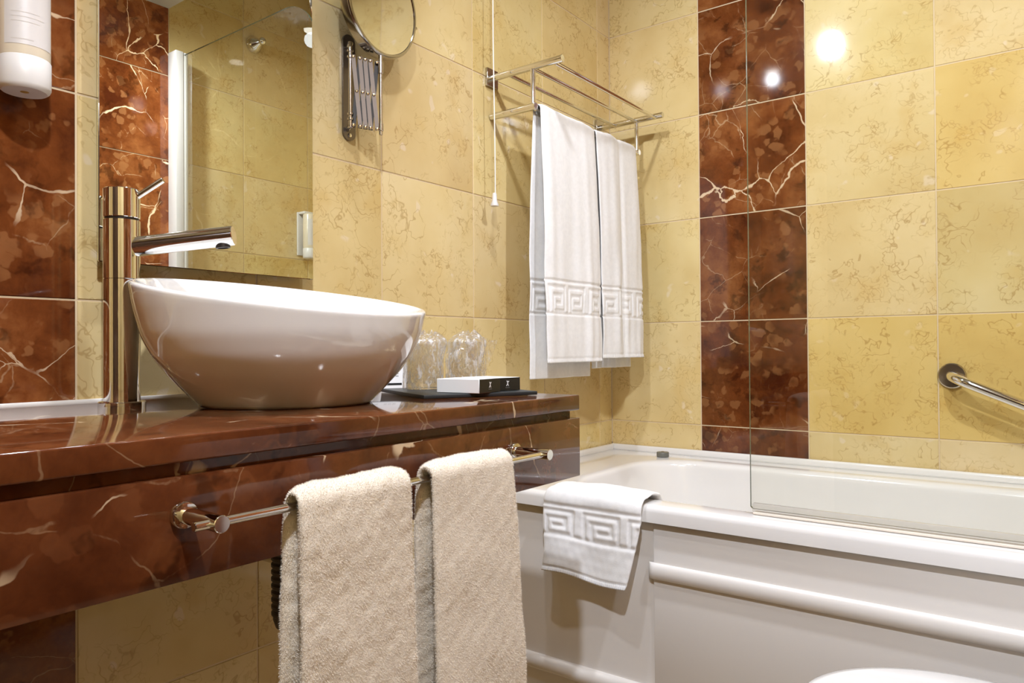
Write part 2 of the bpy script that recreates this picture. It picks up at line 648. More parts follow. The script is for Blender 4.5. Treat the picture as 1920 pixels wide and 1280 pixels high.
door = box('door_1', (0.30, YD + 0.0005, 0.002), (1.20, YD + 0.030, 2.03), mat_wood())
door['kind'] = 'structure'
for (x0_, x1_, z0_, z1_) in ((0.42, 1.08, 0.25, 0.95), (0.42, 1.08, 1.10, 1.90)):
    box('door_panel', (x0_, YD + 0.030, z0_), (x1_, YD + 0.036, z1_), door.data.materials[0], door, 0.003)
rod('door_handle', (1.13, YD + 0.030, 1.02), (1.13, YD + 0.075, 1.02), 0.009, CHROME, door, 16)
rod('door_handle', (1.135, YD + 0.070, 1.02), (1.02, YD + 0.070, 1.02), 0.008, CHROME, door, 16)
floor = box('floor', (-0.06, YD - 0.06, -0.05), (XC + 0.06, 0.06, 0.0), FLOORM)
floor['kind'] = 'structure'
# low ceiling over the room, a step up over the bathtub
ceil = box('ceiling', (-0.06, YD - 0.06, CEIL), (XC + 0.06, -0.686, ZTOP), PAINT)
ceil['kind'] = 'structure'
ceil2 = box('ceiling_over_tub', (-0.06, -0.686, ZTOP), (XC + 0.06, 0.06, ZTOP + 0.05), PAINT)
ceil2['kind'] = 'structure'
trim = box('trim_1', (0.0003, -0.0022, H - 1.268), (0.0022, -0.0003, ZTOP - 0.002), GROUT)
trim['kind'] = 'structure'

# ------------------------------------------------------------------ downlights
for (x, y, watt, beam, aim, glow, lab) in SPOTS:
    t = thing('downlight', lab, 'downlight', (x, y, CEIL), 'recessed ceiling downlights')
    rev('trim_ring', [(0.030, -0.001), (0.040, -0.005), (0.043, -0.004), (0.043, 0.0), (0.030, 0.0)], CHROME, t, (x, y, CEIL), n=32, cap0=False, cap1=False)
    rev('lamp_lens', [(0.0, -0.0022), (0.029, -0.0018), (0.029, 0.0)], mat_emit('lamp_lens', (1.0, 0.97, 0.94), glow), t, (x, y, CEIL), n=24)
    ld = bpy.data.lights.new('downlight_lamp', 'SPOT')
    ld.energy = watt
    ld.color = SPOTCOL
    ld.spot_size = math.radians(beam)
    ld.spot_blend = 1.0 if beam < 160 else 0.75
    ld.shadow_soft_size = 0.028
    lo = bpy.data.objects.new('downlight_lamp', ld)
    COL.objects.link(lo)
    lo.location = (x, y, CEIL - 0.036)
    lo.rotation_euler = Vector(aim).to_track_quat('-Z', 'Y').to_euler()
    lo.parent = t
    lo.matrix_parent_inverse = Matrix.Translation(-Vector((x, y, CEIL)))

# ------------------------------------------------------------------ vanity counter
ZC = H - 1.0505
XF = 0.511
YE = -1.0135
YL = -2.45
van = thing('vanity_counter', 'long wall-hung vanity counter of polished red-brown marble with cream veins', 'vanity', (0.25, -1.7, ZC - 0.13))
bm = bmesh.new()
bm_box(bm, (0.001, YL, ZC - 0.0245), (XF, YE, ZC), 0.0022, 3)
finish(bm, 'top_slab', COUNTER, van, 40)
box('recess_band', (0.02, YL + 0.01, ZC - 0.0375), (XF - 0.014, YE - 0.008, ZC - 0.0245), COUNTER, van)
bm = bmesh.new()
bm_box(bm, (XF - 0.020, YL, ZC - 0.1310), (XF, YE, ZC - 0.0370), 0.0012, 2)
finish(bm, 'fascia_panel', COUNTER, van, 40)
box('end_panel', (0.001, YE - 0.020, ZC - 0.1310), (XF - 0.0202, YE, ZC - 0.0376), COUNTER, van, 0.001)
box('underside_board', (0.001, YL, ZC - 0.075), (XF - 0.0205, YE - 0.0205, ZC - 0.0378), simple('dark_board', (0.10, 0.06, 0.04), 0.7), van)  # plain dark brown board
bm = bmesh.new()
bm_box(bm, (0.0005, YL, ZC - 0.001), (0.0075, -1.014, ZC + 0.0065), 0.002, 2)
finish(bm, 'sealant_bead', SILICONE, van, 40)

# ------------------------------------------------------------------ vessel basin with a slanted rim
BX, BY = 0.255, -1.388
bas = thing('vessel_basin', 'white round ceramic vessel basin with slanted rim standing on the marble counter', 'basin', (BX, BY, ZC))
prof = [(0.117, 0.0), (0.121, 0.004), (0.138, 0.0225), (0.158, 0.0435), (0.176, 0.068), (0.189, 0.096), (0.1985, 0.135), (0.2030, 0.165), (0.2045, 0.190)]


def interp(h):
    hs = [p[1] for p in prof]
    return float(np.interp(h, hs, [p[0] for p in prof]))


NA = 128
rows_v = []
heights = np.concatenate([[0.0, 0.0015, 0.004], np.linspace(0.010, 0.96, 34)[0:] ])
ang = np.linspace(0, 2 * np.pi, NA, endpoint=False)
# smooth profile through the measured points
hs = np.array([p[1] for p in prof]); rs = np.array([p[0] for p in prof])
hh = np.linspace(0, 0.19, 200)
rr = np.interp(hh, hs, rs)
for _ in range(60):
    rr[1:-1] = 0.25 * rr[:-2] + 0.5 * rr[1:-1] + 0.25 * rr[2:]
rim_h = 0.1550 - 0.157 * 0.203 * np.cos(ang)     # height of the rim around the bowl (cos = towards the room)


def ring(frac, inset, drop=0.0):
    h = rim_h * frac - drop
    r = np.interp(h, hh, rr) - inset
    return np.stack([BX + r * np.cos(ang), BY + r * np.sin(ang), ZC + np.maximum(h, 0.0004)], 1)


rv = []
c0 = np.array([[BX, BY, ZC + 0.0004]])
for q in (0.3, 0.8):
    rv.append(np.stack([BX + 0.117 * q * np.cos(ang), BY + 0.117 * q * np.sin(ang), np.full(NA, ZC + 0.0004)], 1))
for f in [0.003] + list(np.linspace(0.03, 0.93, 30)):
    rv.append(ring(f, 0.0))
# rounded lip
for a_ in np.linspace(0, math.pi, 9):
    rv.append(ring(1.0, 0.0060 - 0.0060 * math.cos(a_), 0.0060 - 0.0060 * math.sin(a_)))
for f in np.linspace(0.92, 0.12, 24):
    rv.append(ring(f, 0.0125 + 0.005 * (1 - f)))
for q in (0.75, 0.5, 0.25, 0.10):
    rv.append(np.stack([BX + 0.105 * q * np.cos(ang), BY + 0.105 * q * np.sin(ang), np.full(NA, ZC + 0.0145 - 0.002 * (1 - q))], 1))
allv = np.concatenate(rv)
grid_mesh('bowl', allv, NA, len(rv), CERAMIC, bas, close_u=True, caps=True)
rev('drain_ring', [(0.0, 0.0), (0.021, 0.0), (0.021, 0.003), (0.018, 0.005), (0.0, 0.004)], CHROME, bas, (BX, BY, ZC + 0.0128))
trap = thing('drain_trap', 'dark grey ribbed waste trap hanging under the vanity behind the left hand towel', 'drain trap', (0.25, -1.382, ZC - 0.32))
pr = []
z = 0.0
pr += [(0.0, 0.0), (0.012, 0.0015), (0.020, 0.008), (0.024, 0.020)]
for k in range(24):
    z0 = 0.024 + k * 0.0098
    pr += [(0.0238, z0), (0.0262, z0 + 0.0025), (0.0262, z0 + 0.006), (0.0238, z0 + 0.0085)]
rev('ribbed_body', pr, simple('trap_plastic', (0.10, 0.085, 0.072), 0.45), trap, (0.25, -1.382, ZC - 0.327), n=28)
bm = bmesh.new()
bm_tube(bm, [(0.25, -1.382, ZC - 0.22), (0.15, -1.382, ZC - 0.22), (0.012, -1.382, ZC - 0.22)], 0.016)
finish(bm, 'waste_pipe', CHROME2, trap, 40)
rev('wall_collar', [(0.034, 0.0), (0.032, 0.004), (0.017, 0.006)], CHROME2, trap, (0.0012, -1.382, ZC - 0.22), (1, 0, 0))

# ------------------------------------------------------------------ tall mixer tap
FX, FY = 0.085, -1.540
fa = thing('mixer_tap', 'tall chrome basin mixer tap with pin lever behind the white basin', 'tap', (FX, FY, ZC))
rev('base_flange', [(0.0305, 0.0), (0.0305, 0.0045), (0.029, 0.006), (0.0235, 0.006)], CHROME, fa, (FX, FY, ZC), n=48)
rev('lower_body', [(0.0235, 0.005), (0.0235, 0.1758), (0.0229, 0.1764), (0.0, 0.1764)], CHROME, fa, (FX, FY, ZC), n=56)
rev('upper_body', [(0.0, 0.1766), (0.0229, 0.1766), (0.0235, 0.1772), (0.0235, 0.2590), (0.0228, 0.2597), (0.0, 0.2597)], CHROME, fa, (FX, FY, ZC), n=56)
rev('shadow_gap', [(0.0, 0.2597), (0.0218, 0.2597), (0.0218, 0.2625), (0.0, 0.2625)], DARKMETAL, fa, (FX, FY, ZC), n=40)
rev('lever_cap', [(0.0, 0.2625), (0.0228, 0.2625), (0.0236, 0.2633), (0.0236, 0.3022), (0.0226, 0.3032), (0.0, 0.3032)], CHROME, fa, (FX, FY, ZC), n=56)
hd = Vector((0.745, 0.667, 0.0)).normalized()
p0 = Vector((FX, FY, H - 0.8285)) + hd * 0.012
p1 = Vector((FX, FY, H - 0.811)) + hd * 0.1535
sp = rod('spout', p0, p1, 0.0140, CHROME, fa, n=40, c=0.0008)
sd = (p1 - p0).normalized()
side = Vector((0, 0, 1)).cross(sd).normalized()
dn = sd.cross(side).normalized()
if dn.z > 0:
    dn = -dn
ac = p1 - sd * 0.0170 + dn * 0.0085
rev('aerator', [(0.0, 0.0), (0.0100, 0.0), (0.0100, 0.0075), (0.0078, 0.0080), (0.0072, 0.0062), (0.0, 0.0062)], DARKMETAL, sp, ac, dn, n=24)
l0 = Vector((FX, FY, H - 0.7585)) + hd * 0.019
l1 = Vector((FX, FY, H - 0.7330)) + hd * 0.0565
rod('pin_lever', l0, l1, 0.0042, CHROME, fa, n=20)

# ------------------------------------------------------------------ wall mirror
MX = 0.030
mi = thing('wall_mirror', 'tall rectangular frameless wall mirror behind the tap, reflecting the tiled wall', 'mirror', (0.015, -1.357, H - 0.42))
bm = bmesh.new()
bm_box(bm, (MX - 0.005, -1.5468, H - 0.8445), (MX, -1.1672, H + 0.06), 0.0012, 1)
finish(bm, 'mirror_panel', MIRROR, mi, None)
box('backing_frame', (0.0008, -1.500, H - 0.800), (MX - 0.0055, -1.214, H + 0.02), MBACK, mi)

# ------------------------------------------------------------------ magnifying mirror on a scissor arm
mg = thing('magnifying_mirror', 'round magnifying shaving mirror on a folding scissor arm mounted on cream wall tiles', 'mirror', (0.0, -1.06, H - 0.45))
bm = bmesh.new()
n = 16
W2, zt, zb = 0.0155, H - 0.3455, H - 0.5575
outl = [(-1.0585 + W2 * math.cos(a), zt - W2 + W2 * math.sin(a)) for a in np.linspace(0, math.pi, n)] + \
       [(-1.0585 + W2 * math.cos(a), zb + W2 + W2 * math.sin(a)) for a in np.linspace(math.pi, 2 * math.pi, n)]
A = [bm.verts.new((0.0006, y, z)) for y, z in outl]
B = [bm.verts.new((0.0055, y, z)) for y, z in outl]
bm.faces.new(A); bm.faces.new(B[::-1])
for k in range(len(A)):
    bm.faces.new((A[k], A[(k + 1) % len(A)], B[(k + 1) % len(A)], B[k]))
finish(bm, 'wall_plate', GUNMETAL, mg, 40)
P0 = Vector((0.030, -1.0775, 0)); P1 = Vector((0.070, -1.0345, 0))
for zz in (H - 0.3760, H - 0.5370):
    rod('pivot_bracket', (0.005, -1.0640, zz), (0.0325, -1.0775, zz), 0.0045, CHROME2, mg, 16)
    rev('plate_screw', [(0.0045, 0), (0.0040, 0.002), (0.0, 0.003)], CHROME, mg, (0.0055, -1.0585, zz + (0.012 if zz > H - 0.45 else -0.010)), (1, 0, 0), 12)
rod('pivot_rod', P0 + Vector((0, 0, H - 0.540)), P0 + Vector((0, 0, H - 0.372)), 0.0035, CHROME2, mg, 16)
for zz in (H - 0.392, H - 0.404, H - 0.516, H - 0.526):
    rod('collar', P0 + Vector((0, 0, zz)), P0 + Vector((0, 0, zz + 0.004)), 0.0062, CHROME2, mg, 16)
rod('outer_rod', P1 + Vector((0, 0, H - 0.5530)), P1 + Vector((0, 0, H - 0.392)), 0.0035, CHROME2, mg, 16)
rod('outer_socket', P1 + Vector((0, 0, H - 0.432)), P1 + Vector((0, 0, H - 0.408)), 0.0055, CHROME2, mg, 16)
rod('outer_socket', P1 + Vector((0, 0, H - 0.545)), P1 + Vector((0, 0, H - 0.530)), 0.0052, CHROME2, mg, 16)
ts = [0.10, 0.32, 0.49, 0.66, 0.88]
adir = (P1 - P0).normalized()
nrm = Vector((0.75, -0.66, 0)).normalized()
topz = [H - 0.400 - 0.012 * t_ for t_ in ts]
botz = [H - 0.5345 - 0.008 * t_ for t_ in ts]


def strip(a, b, wdt, thk, parent, mat):
    bm = bmesh.new()
    d = (b - a).normalized()
    s = nrm.cross(d).normalized() * wdt / 2
    k = nrm * thk / 2
    e = d * wdt * 0.4
    vv = [bm.verts.new(q) for q in (a - e - s - k, a - e + s - k, b + e + s - k, b + e - s - k, a - e - s + k, a - e + s + k, b + e + s + k, b + e - s + k)]
    for f in ((0, 1, 2, 3), (4, 7, 6, 5), (0, 4, 5, 1), (1, 5, 6, 2), (2, 6, 7, 3), (3, 7, 4, 0)):
        bm.faces.new([vv[q] for q in f])
    return finish(bm, 'scissor_bar', mat, parent)


for i in range(4):
    qa = P0.lerp(P1, ts[i]); qb = P0.lerp(P1, ts[i + 1])
    strip(qa + Vector((0, 0, topz[i])) + nrm * 0.002, qb + Vector((0, 0, botz[i + 1])) + nrm * 0.002, 0.0078, 0.0018, mg, BARM)
    strip(qb + Vector((0, 0, topz[i + 1])) - nrm * 0.002, qa + Vector((0, 0, botz[i])) - nrm * 0.002, 0.0085, 0.0018, mg, BARSHADE)
for i in range(5):
    q = P0.lerp(P1, ts[i])
    for zz in (topz[i], botz[i]):
        rev('rivet', [(0.0036, 0.0), (0.0030, 0.002), (0.0, 0.0030)], CHROME, mg, q + Vector((0, 0, zz)) + nrm * 0.003, nrm, 12)
    if i < 4:
        q2 = P0.lerp(P1, 0.5 * (ts[i] + ts[i + 1]))
        rev('rivet', [(0.0034, 0.0), (0.0028, 0.0018), (0.0, 0.0028)], CHROME, mg, q2 + Vector((0, 0, 0.5 * (topz[i] + botz[i + 1]))) + nrm * 0.003, nrm, 12)
th, ti = 0.085, -0.028
dn_ = Vector((math.cos(th) * math.cos(ti), math.sin(th) * math.cos(ti), math.sin(ti)))
dc = Vector((0.0705, -1.0325, H - 0.2965))
rg_ = rev('mirror_ring', [(0.0925, 0.0060), (0.0935, 0.0080), (0.0975, 0.0080), (0.1000, 0.0050), (0.1005, 0.0020), (0.1000, -0.0150), (0.0960, -0.018), (0.0, -0.018)], RINGM, mg, dc, dn_, 64, 40, cap0=False)
rev('mirror_disc', [(0.0, 0.0045), (0.0932, 0.0062)], SMIRROR, mg, dc, dn_, 64, 40)
rev('ring_clip', [(0.0, -0.007), (0.003, -0.006), (0.003, 0.006), (0.0, 0.007)], CHROME2, mg, dc + Vector((-0.008, 0.0995, -0.01)), dn_, 12)
rod('disc_stem', P1 + Vector((0, 0, H - 0.412)), P1 + Vector((0.0, 0.0, H - 0.395)), 0.0042, CHROME2, mg, 16)

# ------------------------------------------------------------------ towel rack
rk = thing('towel_rack', 'chrome wall towel shelf with three top rails near the corner above the bathtub', 'towel rack', (0.1, -0.335, H - 0.35))
YR = (-0.600, -0.0700)
for y in YR:
    bm = bmesh.new()
    bm_box(bm, (0.0006, y - 0.0215, H - 0.3235), (0.0075, y + 0.0215, H - 0.2785), 0.0008, 1)
    finish(bm, 'wall_plate', CHROME2, rk, 40)
    rod('bracket_arm', (0.007, y, H - 0.3005), (0.2150, y, H - 0.3005), 0.0085, CHROME, rk, 28)
    rod('lower_arm', (0.0010, y, H - 0.3965), (0.1390, y, H - 0.3965), 0.0085, CHROME, rk, 28)
    rod('upright', (0.1300, y, H - 0.3925), (0.1300, y, H - 0.3030), 0.0060, CHROME, rk, 20)
for x in (0.060, 0.130, 0.192):
    rod('shelf_rail', (x, YR[0] + 0.004, H - 0.3050), (x, YR[1] - 0.004, H - 0.3050), 0.0050, CHROME, rk, 20)
rod('towel_rail', (0.1335, YR[0] + 0.004, H - 0.4020), (0.1335, YR[1] - 0.004, H - 0.4020), 0.0050, CHROME, rk, 20)

# ------------------------------------------------------------------ pull cord
cd = thing('pull_cord', 'thin white alarm pull cord hanging in front of the towel rack bracket', 'pull cord', (0.045, -0.6435, H - 0.63))
bm = bmesh.new()
pts = [(0.045 + 0.0012 * math.sin(z_ * 9), -0.6428 + 0.0010 * math.sin(z_ * 7), H + z_) for z_ in np.linspace(-0.604, 0.238, 30)]
bm_tube(bm, pts, 0.0016, 10)
finish(bm, 'cord', simple('cord_white', (0.82, 0.78, 0.70), 0.6), cd, 60)
rev('end_knob', [(0.0, -0.6310), (0.0098, -0.6310), (0.0100, -0.6280), (0.0062, -0.6180), (0.0052, -0.6020), (0.0040, -0.5995), (0.0, -0.5990)], WPLASTIC, cd, (0.045, -0.6437, H), n=24, smooth=50)

# ------------------------------------------------------------------ towels
KEY = ["############",
       "#..........#",
       "#.########.#",
       "#.#......#.#",
       "#.#.####.#.#",
       "#.#.#....#.#",
       "#.#.######.#",
       "#.#........#"]


def emboss(s_from_top, across, z0, z1, cell):
    """height of the woven border: recessed meander between two grooves; s measured down the cloth"""
    h = np.zeros_like(s_from_top)
    gw = 0.0030
    for zz in (z0, z1):
        h -= 0.0030 * np.exp(-((s_from_top - zz) / gw) ** 4)
    inner = (s_from_top > z0 + gw * 1.8) & (s_from_top < z1 - gw * 1.8)
    R_, C_ = len(KEY), len(KEY[0])
    rowf = (s_from_top - z0) / (z1 - z0) * R_
    rowi = np.clip(rowf.astype(int), 0, R_ - 1)
    coli = np.floor(across / cell).astype(int) % C_
    arr = np.array([[1.0 if ch == '#' else 0.0 for ch in r] for r in KEY])
    k = arr[rowi, coli]
    h += np.where(inner, (k - 1.0) * 0.0022, 0.0)
    return h


def smooth2(a, n=1):
    for _ in range(n):
        b = a.copy()
        b[1:-1] = 0.25 * a[:-2] + 0.5 * a[1:-1] + 0.25 * a[2:]
        c = b.copy()
        c[:, 1:-1] = 0.25 * b[:, :-2] + 0.5 * b[:, 1:-1] + 0.25 * b[:, 2:]
        a = c
    return a


def field(S, A, freq, seed, n_=9):
    """smooth random unevenness of cloth, as a sum of waves in random directions"""
    rg = np.random.default_rng(seed)
    out = np.zeros_like(S)
    for _ in range(n_):
        an, f_, ph = rg.uniform(0, math.pi), freq * rg.uniform(0.45, 1.6), rg.uniform(0, 6.28)
        out += np.sin(S * f_ * math.cos(an) + A * f_ * math.sin(an) + ph)
    return out / math.sqrt(n_)


def hang_path(c, zrail, rad, zf, zb, spread_f=0.0, spread_b=0.0, step=0.003):
    """centre line front hem -> over the rail -> back hem, as (depth, z); depth grows towards the room"""
    pf, pb = [], []
    for z_ in np.arange(zf, zrail, step):
        k = (zrail - z_) / (zrail - zf)
        pf.append((c + rad + spread_f * math.sin(min(1, k * 1.6) * math.pi / 2), z_))
    na = max(10, int(math.pi * rad / step))
    arc = [(c + rad * math.cos(a), zrail + rad * math.sin(a)) for a in np.linspace(0, math.pi, na)]
    for z_ in np.arange(zrail - step, zb, -step):
        k = (zrail - z_) / (zrail - zb)
        pb.append((c - rad - spread_b * math.sin(min(1, k * 1.6) * math.pi / 2), z_))
    return np.array(pf + arc + pb), len(pf), len(arc)


def towel_body(name, path, edges, thick, nu, disp, mat, parent, axis='y', power=10):
    """sweep a flat, round-edged section along the path. edges(i) -> (e0, e1) across; disp(S, U, side) offsets along the normal"""
    nv = len(path)
    tang = np.gradient(path, axis=0)
    tang /= np.linalg.norm(tang, axis=1)[:, None]
    nor = np.stack([tang[:, 1], -tang[:, 0]], 1)        # outward: towards the room on the front
    th_ = np.linspace(0, math.pi, nu)
    uu = 0.5 - 0.5 * np.cos(th_) * (1 - 0.0)
    # blend cosine and even spacing so the edges stay round but the field is even
    uu = 0.25 * uu + 0.75 * np.linspace(0, 1, nu)
    prof_ = np.sqrt(np.clip(1 - np.abs(2 * uu - 1) ** power, 0, 1))
    seg = np.linalg.norm(np.diff(path, axis=0), axis=1)
    S = np.concatenate([[0], np.cumsum(seg)])
    E = np.array([edges(i / (nv - 1)) for i in range(nv)])
    rows = []
    SS, UU = np.meshgrid(S, uu, indexing='ij')
    AC = E[:, :1] + (E[:, 1:] - E[:, :1]) * UU
    do = disp(SS, AC, UU, +1)
    di = disp(SS, AC, UU, -1)
    offo = prof_[None] * thick / 2 + do
    offi = -prof_[None] * thick / 2 + di
    def place(off):
        P = path[:, None, :] + nor[:, None, :] * off[..., None]
        if axis == 'y':
            return np.stack([P[..., 0], AC, P[..., 1]], -1)
        return np.stack([AC, P[..., 0], P[..., 1]], -1)
    O = place(offo)
    I = place(offi)[:, ::-1][:, 1:-1]
    V = np.concatenate([O, I], 1)
    return grid_mesh(name, V.reshape(-1, 3), V.shape[1], nv, mat, parent, close_u=True, caps=True)


# ---- two bath towels on the rack
def bath_towel(label, y0, y1, zf, zb, folds, phase, flare):
    t = thing('bath_towel', label, 'towel', (0.1335, 0.5 * (y0 + y1), H + zf), 'white bath towels over the rack rail')
    path, nf, na = hang_path(0.1335, H - 0.4000, 0.0100, H + zf, H + zb, 0.010, 0.014, 0.0028)
    seg = np.linalg.norm(np.diff(path, axis=0), axis=1)
    S_top = float(seg[:nf].sum())
    S_all = float(seg.sum())
    zfl = S_top

    def edges(f):
        # wider towards the hems
        s = f * S_all
        k = abs(s - S_top) / max(S_top, S_all - S_top)
        return (y0 - flare[0] * k, y1 + flare[1] * k)

    def disp(S, A, U, side):
        down = np.abs(S - S_top)
        k = np.clip(down / 0.55, 0, 1)
        h = np.zeros_like(S)
        for (pos, wid, amp) in folds:
            h += amp * np.exp(-((U - pos - 0.02 * np.sin(down * 6 + phase)) / wid) ** 2) * (0.25 + 0.75 * k)
        sd0 = int(phase * 10)
        h += 0.0013 * field(S * 0.15, A, 140, sd0) * k + 0.0014 * field(S, A, 38, sd0 + 1) * k
        if side > 0:
            fr = S < S_top
            e = emboss(S_top - S, A - y0, 0.410, 0.490, 0.0075)
            h = h + np.where(fr, e, 0)
            hem = np.where(fr, np.exp(-((S - 0.010) / 0.0016) ** 2), np.exp(-((S_all - S - 0.010) / 0.0016) ** 2))
            h -= 0.0016 * hem
            rib = 0.0008 * np.sin(A * 1100) * np.where(np.minimum(S, S_all - S) < 0.009, 1, 0)
            h += rib
        else:
            bk = S > S_top
            e = emboss(S - S_top, A - y0, 0.440, 0.520, 0.0075)
            h = h - np.where(bk, e, 0)
        return h
    towel_body('cloth', path, edges, 0.0085, 150, disp, VELOUR, t)
    return t


bath_towel('white bath towel on the rack rail, nearer the pull cord, hanging a little lower', -0.590, -0.338, -1.010, -1.052,
           [(0.08, 0.07, 0.006), (0.45, 0.10, -0.004), (0.75, 0.06, 0.005), (0.97, 0.05, -0.004)], 0.3, (0.000, 0.022))
bath_towel('white bath towel on the rack rail, nearest the tiled corner over the bathtub', -0.330, -0.1050, -1.002, -1.030,
           [(0.06, 0.07, -0.005), (0.32, 0.09, 0.012), (0.52, 0.05, -0.010), (0.85, 0.12, 0.006)], 1.9, (-0.020, 0.026))


# ---- two terry hand towels on the vanity rail, with real pile
def pile_on(obj, count, length, width, parent):
    me = obj.data
    me.calc_loop_triangles()
    nt = len(me.loop_triangles)
    tri = np.empty(nt * 3, dtype=np.int32)
    me.loop_triangles.foreach_get('vertices', tri)
    tri = tri.reshape(-1, 3)
    co = np.empty(len(me.vertices) * 3, dtype=np.float64)
    me.vertices.foreach_get('co', co)
    co = co.reshape(-1, 3)
    a, b, c = co[tri[:, 0]], co[tri[:, 1]], co[tri[:, 2]]
    nn = np.cross(b - a, c - a)
    ar = np.linalg.norm(nn, axis=1)
    nn /= np.maximum(ar, 1e-12)[:, None]
    pick = RNG.choice(nt, size=count, p=ar / ar.sum())
    r1, r2_ = np.sqrt(RNG.random(count)), RNG.random(count)
    P = (1 - r1)[:, None] * a[pick] + (r1 * (1 - r2_))[:, None] * b[pick] + (r1 * r2_)[:, None] * c[pick]
    N = nn[pick]
    rd = RNG.normal(size=(count, 3))
    Tn = rd - (rd * N).sum(1)[:, None] * N
    Tn /= np.linalg.norm(Tn, axis=1)[:, None]
    L = length * RNG.uniform(0.6, 1.25, count)[:, None]
    lean = Tn * RNG.uniform(0.1, 0.9, count)[:, None] + np.array([0, 0, -0.35])
    tip = P + (N + lean * 0.8) / np.linalg.norm(N + lean * 0.8, axis=1)[:, None] * L
    sd_ = np.cross(N, Tn) * width / 2
    V = np.stack([P - sd_ - N * 0.0005, P + sd_ - N * 0.0005, tip], 1).reshape(-1, 3)
    m2 = bpy.data.meshes.new('terry_pile')
    m2.vertices.add(count * 3)
    m2.vertices.foreach_set('co', V.ravel())
    m2.loops.add(count * 3)
    m2.loops.foreach_set('vertex_index', np.arange(count * 3, dtype=np.int32))
    m2.polygons.add(count)
    m2.polygons.foreach_set('loop_start', np.arange(0, count * 3, 3, dtype=np.int32))
    m2.update(calc_edges=True)
    o = link('terry_pile', m2, PILE, parent)
    o['kind'] = 'stuff'
    return o


XB, ZB = 0.5645, H - 1.1215


def hand_towel(label, y0, y1, flare, phase, zf=-1.56, zb=-1.54):
    t = thing('hand_towel', label, 'towel', (XB, 0.5 * (y0 + y1), H + zf), 'cream terry hand towels over the vanity rail')
    path, nf, na = hang_path(XB, ZB + 0.002, 0.0115, H + zf, H + zb, 0.006, 0.010, 0.004)
    seg = np.linalg.norm(np.diff(path, axis=0), axis=1)
    S_top = float(seg[:nf].sum()) + 0.018
    S_all = float(seg.sum())

    def edges(f):
        s = f * S_all
        k = abs(s - S_top) / max(S_top, S_all - S_top)
        return (y0 - flare[0] * k, y1 + flare[1] * k)

    def disp(S, A, U, side):
        down = np.abs(S - S_top)
        k = np.clip(down / 0.3, 0, 1)
        sd0 = int(phase * 10) + (0 if side > 0 else 50)
        h = 0.0024 * np.sin(A * 33 + phase + down * 5) * k + 0.0010 * field(S, A, 60, sd0) + 0.0005 * field(S, A, 260, sd0 + 1)
        return h
    b = towel_body('cloth', path, edges, 0.0135, 56, disp, TERRY, t, power=7)
    pile_on(b, 300000, 0.0019, 0.00045, t)
    return t


hand_towel('cream terry hand towel on the vanity rail, farther from the bathtub', -1.6095, -1.4670, (0.003, 0.006), 0.4)
hand_towel('cream terry hand towel on the vanity rail, nearer the bathtub', -1.4310, -1.2830, (0.001, 0.030), 2.1)

# ---- towel rail on the vanity
rl = thing('vanity_towel_rail', 'chrome towel rail on round posts fixed to the red marble vanity front', 'towel rail', (XF, -1.44, ZB))
for y in (-1.6861, -1.1929):
    rev('rose', [(0.0125, 0.0006), (0.0125, 0.004), (0.0115, 0.0055), (0.0085, 0.0060)], CHROME, rl, (XF, y, ZB), (1, 0, 0), 32)
    rod('post', (XF + 0.004, y, ZB), (XB + 0.0095, y, ZB), 0.0076, CHROME, rl, 28)
rod('bar', (XB - 0.001, -1.7060, ZB), (XB - 0.001, -1.1760, ZB), 0.0042, CHROME, rl, 20)

# ------------------------------------------------------------------ bathtub
RIM = H - 1.288
tb = thing('bathtub', 'white built-in bathtub with moulded apron along the tiled back wall', 'bathtub', (0.72, -0.35, 0))


def rrect(x0, x1, y0, y1, r, z, nc=14, ns=14):
    pts = []
    cs = [((x1 - r, y1 - r), 0), ((x0 + r, y1 - r), 90), ((x0 + r, y0 + r), 180), ((x1 - r, y0 + r), 270)]
    for i, ((cx, cy), a0) in enumerate(cs):
        for k in range(nc):
            a = math.radians(a0 + 90 * k / (nc - 1))
            pts.append((cx + r * math.cos(a), cy + r * math.sin(a), z))
        (nx, ny), b0 = cs[(i + 1) % 4]
        ax_, ay_ = pts[-1][:2]
        bx_, by_ = nx + r * math.cos(math.radians(b0)), ny + r * math.sin(math.radians(b0))
        for k in range(1, ns):
            q = k / ns
            pts.append((ax_ + (bx_ - ax_) * q, ay_ + (by_ - ay_) * q, z))
    return pts


X0, X1, Y0, Y1 = 0.0012, XC - 0.0012, -0.7000, -0.0012
ix0, ix1, iy0, iy1 = 0.190, 1.365, -0.6400, -0.1000
L = []
L.append(rrect(X0, X1, Y0, Y1, 0.006, H - 1.3225))
L.append(rrect(X0, X1, Y0, Y1, 0.006, H - 1.3020))
for a in (20, 45, 70, 90):
    s = 0.013 * (1 - math.cos(math.radians(a)))
    L.append(rrect(X0 + s, X1 - s, Y0 + s, Y1 - s, 0.006, H - 1.3010 + 0.0125 * math.sin(math.radians(a))))
L.append(rrect(0.10, X1 - 0.05, Y0 + 0.035, Y1 - 0.05, 0.05, RIM))
L.append(rrect(ix0 - 0.006, ix1 + 0.006, iy0 - 0.006, iy1 + 0.006, 0.156, RIM))
for a in (20, 45, 70, 90):
    s = 0.016 * math.sin(math.radians(a))
    L.append(rrect(ix0 + s, ix1 - s, iy0 + s, iy1 - s, 0.150 - s * 0.3, RIM - 0.0005 - 0.018 * (1 - math.cos(math.radians(a)))))
